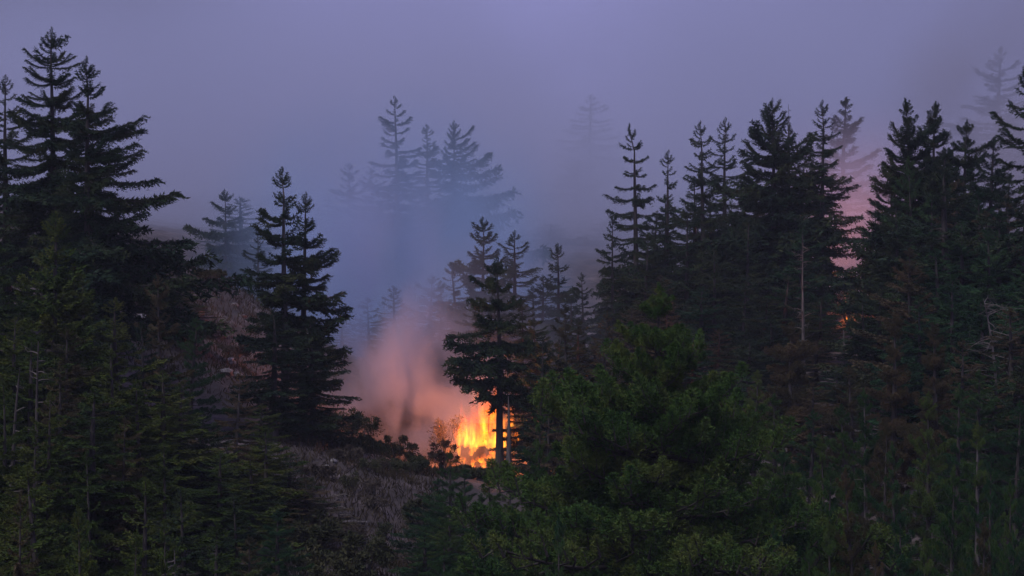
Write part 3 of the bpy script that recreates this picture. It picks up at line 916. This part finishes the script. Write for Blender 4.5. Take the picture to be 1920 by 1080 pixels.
# ------------------------------------------------------------------ fire
def flame_mat(name, strength):
    m, t = mat_new(name)
    o = t.nodes.new('ShaderNodeOutputMaterial')
    tcn = t.nodes.new('ShaderNodeTexCoord')
    sep = t.nodes.new('ShaderNodeSeparateXYZ')
    t.links.new(tcn.outputs['Object'], sep.inputs[0])
    n1 = t.nodes.new('ShaderNodeTexNoise')
    n1.inputs['Scale'].default_value = 2.6
    n1.inputs['Detail'].default_value = 5
    t.links.new(tcn.outputs['Object'], n1.inputs['Vector'])
    ad = t.nodes.new('ShaderNodeMath')
    ad.operation = 'MULTIPLY_ADD'
    ad.inputs[1].default_value = 0.9
    t.links.new(n1.outputs['Fac'], ad.inputs[0])
    sb = t.nodes.new('ShaderNodeMath')
    sb.operation = 'SUBTRACT'
    sb.inputs[1].default_value = 0.45
    t.links.new(sep.outputs['Z'], sb.inputs[0])
    t.links.new(sb.outputs[0], ad.inputs[2])
    r = t.nodes.new('ShaderNodeValToRGB')
    e = r.color_ramp.elements
    e[0].position, e[0].color = 0.05, (1.0, 0.36, 0.02, 1)
    e[1].position, e[1].color = 1.0, (0.40, 0.03, 0.004, 1)
    k = e.new(0.40)
    k.color = (1.0, 0.17, 0.006, 1)
    k = e.new(0.70)
    k.color = (0.75, 0.085, 0.005, 1)
    t.links.new(ad.outputs[0], r.inputs['Fac'])
    mr = t.nodes.new('ShaderNodeMapRange')
    mr.inputs['From Min'].default_value = 0.15
    mr.inputs['From Max'].default_value = 0.95
    mr.inputs['To Min'].default_value = 1.0
    mr.inputs['To Max'].default_value = 0.0
    t.links.new(ad.outputs[0], mr.inputs['Value'])
    n2 = t.nodes.new('ShaderNodeTexNoise')
    n2.inputs['Scale'].default_value = 1.7
    n2.inputs['Detail'].default_value = 4
    mp2 = t.nodes.new('ShaderNodeMapping')
    mp2.inputs['Scale'].default_value = (1.0, 1.0, 0.38)
    ge = t.nodes.new('ShaderNodeNewGeometry')
    t.links.new(ge.outputs['Position'], mp2.inputs['Vector'])
    t.links.new(mp2.outputs[0], n2.inputs['Vector'])
    m2 = t.nodes.new('ShaderNodeMapRange')
    m2.inputs['From Min'].default_value = 0.44
    m2.inputs['From Max'].default_value = 0.56
    t.links.new(n2.outputs['Fac'], m2.inputs['Value'])
    pw = t.nodes.new('ShaderNodeMath')
    pw.operation = 'MULTIPLY'
    t.links.new(mr.outputs[0], pw.inputs[0])
    t.links.new(m2.outputs[0], pw.inputs[1])
    st = t.nodes.new('ShaderNodeMath')
    st.operation = 'MULTIPLY'
    st.inputs[1].default_value = strength
    t.links.new(pw.outputs[0], st.inputs[0])
    em = t.nodes.new('ShaderNodeEmission')
    t.links.new(st.outputs[0], em.inputs['Strength'])
    t.links.new(r.outputs[0], em.inputs['Color'])
    tr = t.nodes.new('ShaderNodeBsdfTransparent')
    mx = t.nodes.new('ShaderNodeAddShader')
    t.links.new(em.outputs[0], mx.inputs[0])
    t.links.new(tr.outputs[0], mx.inputs[1])
    t.links.new(mx.outputs[0], o.inputs['Surface'])
    return m


FLAME = flame_mat('flame', 0.46)
EMBER, _t = mat_new('glowing_ember')
_e = _t.nodes.new('ShaderNodeEmission')
_e.inputs['Color'].default_value = (1.0, 0.22, 0.03, 1)
_e.inputs['Strength'].default_value = 1.6
_t.links.new(_e.outputs[0], _t.nodes.new('ShaderNodeOutputMaterial').inputs['Surface'])


def flame_mesh():
    n, k = 14, 9
    V = []
    ph = rng.uniform(0, 6.28, 4)
    for i in range(n):
        u = i / (n - 1)
        r = 0.26 * (math.sin(min(1, u * 1.5 + 0.22) * math.pi * 0.5) * (1 - u) ** 0.75) + 0.002
        cx = 0.13 * u * math.sin(u * 5 + ph[0])
        cy = 0.13 * u * math.cos(u * 4 + ph[1])
        for j in range(k):
            a = 2 * math.pi * j / k
            rr = r * (1 + 0.30 * math.sin(3 * a + ph[2] + u * 7) + 0.2 * math.sin(2 * a - u * 9 + ph[3]))
            V.append((cx + rr * math.cos(a), cy + rr * math.sin(a), u))
    Q = [(i * k + j, i * k + (j + 1) % k, (i + 1) * k + (j + 1) % k, (i + 1) * k + j) for i in range(n - 1) for j in range(k)]
    return new_mesh('flame', V, Q, [FLAME], smooth=True)


FM = [flame_mesh() for _ in range(6)]


def fire(px, py, Y, spots, label, watts, radius, lz):
    x, y, z = at(px, py, Y)
    root = link('wildfire', None, None, (x, y, z))
    tag(root, label, 'fire')
    for i, (fx, fy, dy, w_, h_) in enumerate(spots):
        X, Y2, Z = at(fx, fy, Y + dy)
        o = link('flame', FM[i % 6], root, (X - x, Y2 - y, Z - z))
        o.scale = (w_, w_ * 0.8, h_)
        o.rotation_euler = (rng.uniform(-.1, .1), rng.uniform(-.25, .1), rng.uniform(0, 6.28))
    for i in range(8):
        X, Y2, Z = at(px + rng.uniform(-110, 30), py + rng.uniform(-60, 25), Y + rng.uniform(-3, 3))
        em = link('ember', FM[i % 6], root, (X - x, Y2 - y, Z - z))
        em.scale = (0.22, 0.22, rng.uniform(0.10, 0.2))
        em.material_slots[0].link = 'OBJECT'
        em.material_slots[0].material = EMBER
    L = bpy.data.lights.new('fire_light', 'POINT')
    L.energy = watts
    L.color = (1.0, 0.25, 0.04)
    L.shadow_soft_size = radius
    lo = link('fire_light', L, root, (0, 0, lz))
    return root


sp = []
for i in range(44):
    fx = 856 + 90 * (i + rng.uniform(0, 1)) / 44
    sp.append((fx, 838 + 6 * rng.normal(), rng.uniform(-2.0, 3.5), rng.uniform(1.3, 3.0) * (0.55 + 0.45 * min(1, (fx - 850) / 40)), rng.uniform(2.2, 8.5) * (0.25 + 0.75 * min(1, (fx - 850) / 60))))
for i in range(26):
    fx = rng.uniform(866, 940)
    sp.append((fx, rng.uniform(850, 892), rng.uniform(-3.0, 1.0), rng.uniform(0.8, 2.2), rng.uniform(0.5, 1.3)))
for (fx, fy, h_) in [(960, 850, 2.2), (968, 832, 2.0), (985, 845, 1.8), (950, 848, 1.6), (851, 846, 1.2), (842, 852, 0.8), (958, 800, 1.4)]:
    sp.append((fx, fy, rng.uniform(-2.5, 1.0), rng.uniform(1.4, 2.4), h_))
fire(905, 830, 216, sp, 'bright yellow and orange flames burning behind the drooping fir', 11500, 1.0, 2.4)
fire(1588, 590, 292, [(1585, 575, 0, 0.9, 1.4), (1588, 600, -8, 0.5, 0.8), (1582, 590, -2, 0.6, 1.0), (1584, 556, 2, 0.5, 0.8), (1588, 572, 0, 0.6, 1.0), (1584, 585, 1, 0.6, 1.0)],
     'small glimpses of orange fire between the dark trunks', 8500, 1.0, 7.6)

# ------------------------------------------------------------------ smoke and haze
def smoke_mat(name, dens, colour, scale, lo, hi, stretch=(1, 1, 1), absorb=(0, 0, 0), seed=0.0, step=1.0, detail=3.0):
    m, t = mat_new(name)
    o = t.nodes.new('ShaderNodeOutputMaterial')
    tcn = t.nodes.new('ShaderNodeTexCoord')
    ln = t.nodes.new('ShaderNodeVectorMath')
    ln.operation = 'LENGTH'
    t.links.new(tcn.outputs['Object'], ln.inputs[0])
    fo = t.nodes.new('ShaderNodeMapRange')
    fo.interpolation_type = 'SMOOTHSTEP'
    fo.inputs['From Min'].default_value = 1.0
    fo.inputs['From Max'].default_value = 0.25
    t.links.new(ln.outputs['Value'], fo.inputs['Value'])
    g = t.nodes.new('ShaderNodeNewGeometry')
    mpn = t.nodes.new('ShaderNodeMapping')
    mpn.inputs['Scale'].default_value = stretch
    mpn.inputs['Location'].default_value = (seed, seed * 0.7, seed * 0.3)
    t.links.new(g.outputs['Position'], mpn.inputs['Vector'])
    n1 = t.nodes.new('ShaderNodeTexNoise')
    n1.inputs['Scale'].default_value = scale
    n1.inputs['Detail'].default_value = detail
    n1.inputs['Roughness'].default_value = 0.5
    n1.inputs['Distortion'].default_value = 0.4
    t.links.new(mpn.outputs[0], n1.inputs['Vector'])
    mr = t.nodes.new('ShaderNodeMapRange')
    mr.interpolation_type = 'SMOOTHSTEP'
    mr.inputs['From Min'].default_value = lo
    mr.inputs['From Max'].default_value = hi
    t.links.new(n1.outputs['Fac'], mr.inputs['Value'])
    mu = t.nodes.new('ShaderNodeMath')
    mu.operation = 'MULTIPLY'
    t.links.new(fo.outputs[0], mu.inputs[0])
    t.links.new(mr.outputs[0], mu.inputs[1])
    m2 = t.nodes.new('ShaderNodeMath')
    m2.operation = 'MULTIPLY'
    m2.inputs[1].default_value = dens
    t.links.new(mu.outputs[0], m2.inputs[0])
    v = t.nodes.new('ShaderNodeVolumePrincipled')
    v.inputs['Color'].default_value = (*colour, 1)
    v.inputs['Anisotropy'].default_value = 0.2
    t.links.new(m2.outputs[0], v.inputs['Density'])
    t.links.new(v.outputs[0], o.inputs['Volume'])
    m.cycles.volume_step_rate = step
    return m


import bmesh as _bm
_b = _bm.new()
_bm.ops.create_icosphere(_b, subdivisions=3, radius=1.02)
BALL = bpy.data.meshes.new('smoke_hull')
_b.to_mesh(BALL)
_b.free()


def smoke(px, py, Y, radii, rot, label, mat):
    me = BALL.copy()
    me.materials.append(mat)
    o = link('smoke', me, None, at(px, py, Y))
    o.scale = radii
    o.rotation_euler = tuple(R(a) for a in rot)
    o['kind'] = 'stuff'
    o['label'] = label
    return o


SMOKE = True
if SMOKE:
    smoke(960, 470, 560, (330, 215, 98), (0, 0, 0), 'thick violet smoke bank hanging over the far slope',
          smoke_mat('smoke_bank', 0.026, (0.86, 0.88, 1.0), 0.014, 0.34, 0.62, seed=4.0, step=0.6, detail=3))
    smoke(740, 550, 322, (31, 70, 31), (0, 0, 0), 'blue smoke filling the gully',
          smoke_mat('gully_smoke', 0.072, (0.64, 0.80, 1.0), 0.070, 0.42, 0.62, (1, 1, 0.5), seed=11.0, step=0.35, detail=5))
    smoke(795, 765, 228, (12.0, 9.5, 13.0), (0, -16, 0), 'mauve and orange lit smoke rolling away from the flames',
          smoke_mat('fire_smoke', 0.42, (0.78, 0.76, 0.84), 0.20, 0.46, 0.62, (1, 1, 0.5), seed=2.0, step=0.35, detail=5))
    smoke(846, 785, 226, (8.0, 6.0, 9.0), (0, -20, 0), 'dense orange lit smoke billowing beside the flames',
          smoke_mat('billow_smoke', 0.55, (0.74, 0.70, 0.74), 0.32, 0.46, 0.62, (1, 1, 0.6), seed=7.0, step=0.35, detail=5))
    smoke(735, 590, 243, (11, 9, 24), (0, -14, 0), 'streaked blue-grey smoke column leaning away above the fire',
          smoke_mat('column_smoke', 0.26, (0.68, 0.78, 0.98), 0.14, 0.40, 0.58, (1, 1, 0.38), seed=18.0, step=0.35, detail=5))
    smoke(930, 640, 238, (13, 12, 14), (0, 0, 0), 'thin reddish smoke rising behind the drooping fir',
          smoke_mat('thin_smoke', 0.06, (0.82, 0.80, 0.88), 0.10, 0.30, 0.66, seed=21.0))
    smoke(1605, 440, 312, (20, 22, 20), (0, 0, 0), 'pink lit smoke behind the pointed wiry fir',
          smoke_mat('pink_smoke', 0.075, (0.84, 0.80, 0.90), 0.06, 0.28, 0.62, seed=31.0))
    smoke(1925, 210, 330, (22, 40, 24), (0, 0, 0), 'grey smoke drifting past the trees at the picture edge',
          smoke_mat('grey_smoke', 0.070, (0.70, 0.70, 0.76), 0.06, 0.36, 0.62, seed=41.0))

m, t = mat_new('haze')
o_ = t.nodes.new('ShaderNodeOutputMaterial')
v_ = t.nodes.new('ShaderNodeVolumePrincipled')
v_.inputs['Color'].default_value = (0.82, 0.86, 1.0, 1)
v_.inputs['Density'].default_value = 0.00016
t.links.new(v_.outputs[0], o_.inputs['Volume'])
zlo, zhi = float(GZ.min()) - 2, 170.0
x0, x1, y0, y1_ = -345, 345, -95, 825
hv = [(x0, y0, zlo), (x1, y0, zlo), (x1, y1_, zlo), (x0, y1_, zlo), (x0, y0, zhi), (x1, y0, zhi), (x1, y1_, zhi), (x0, y1_, zhi)]
hf = [(0, 3, 2, 1), (4, 5, 6, 7), (0, 1, 5, 4), (1, 2, 6, 5), (2, 3, 7, 6), (3, 0, 4, 7)]
hz = link('haze', new_mesh('haze', hv, hf, [m]))
hz['kind'] = 'stuff'
hz['label'] = 'thin blue dusk haze over the whole valley'
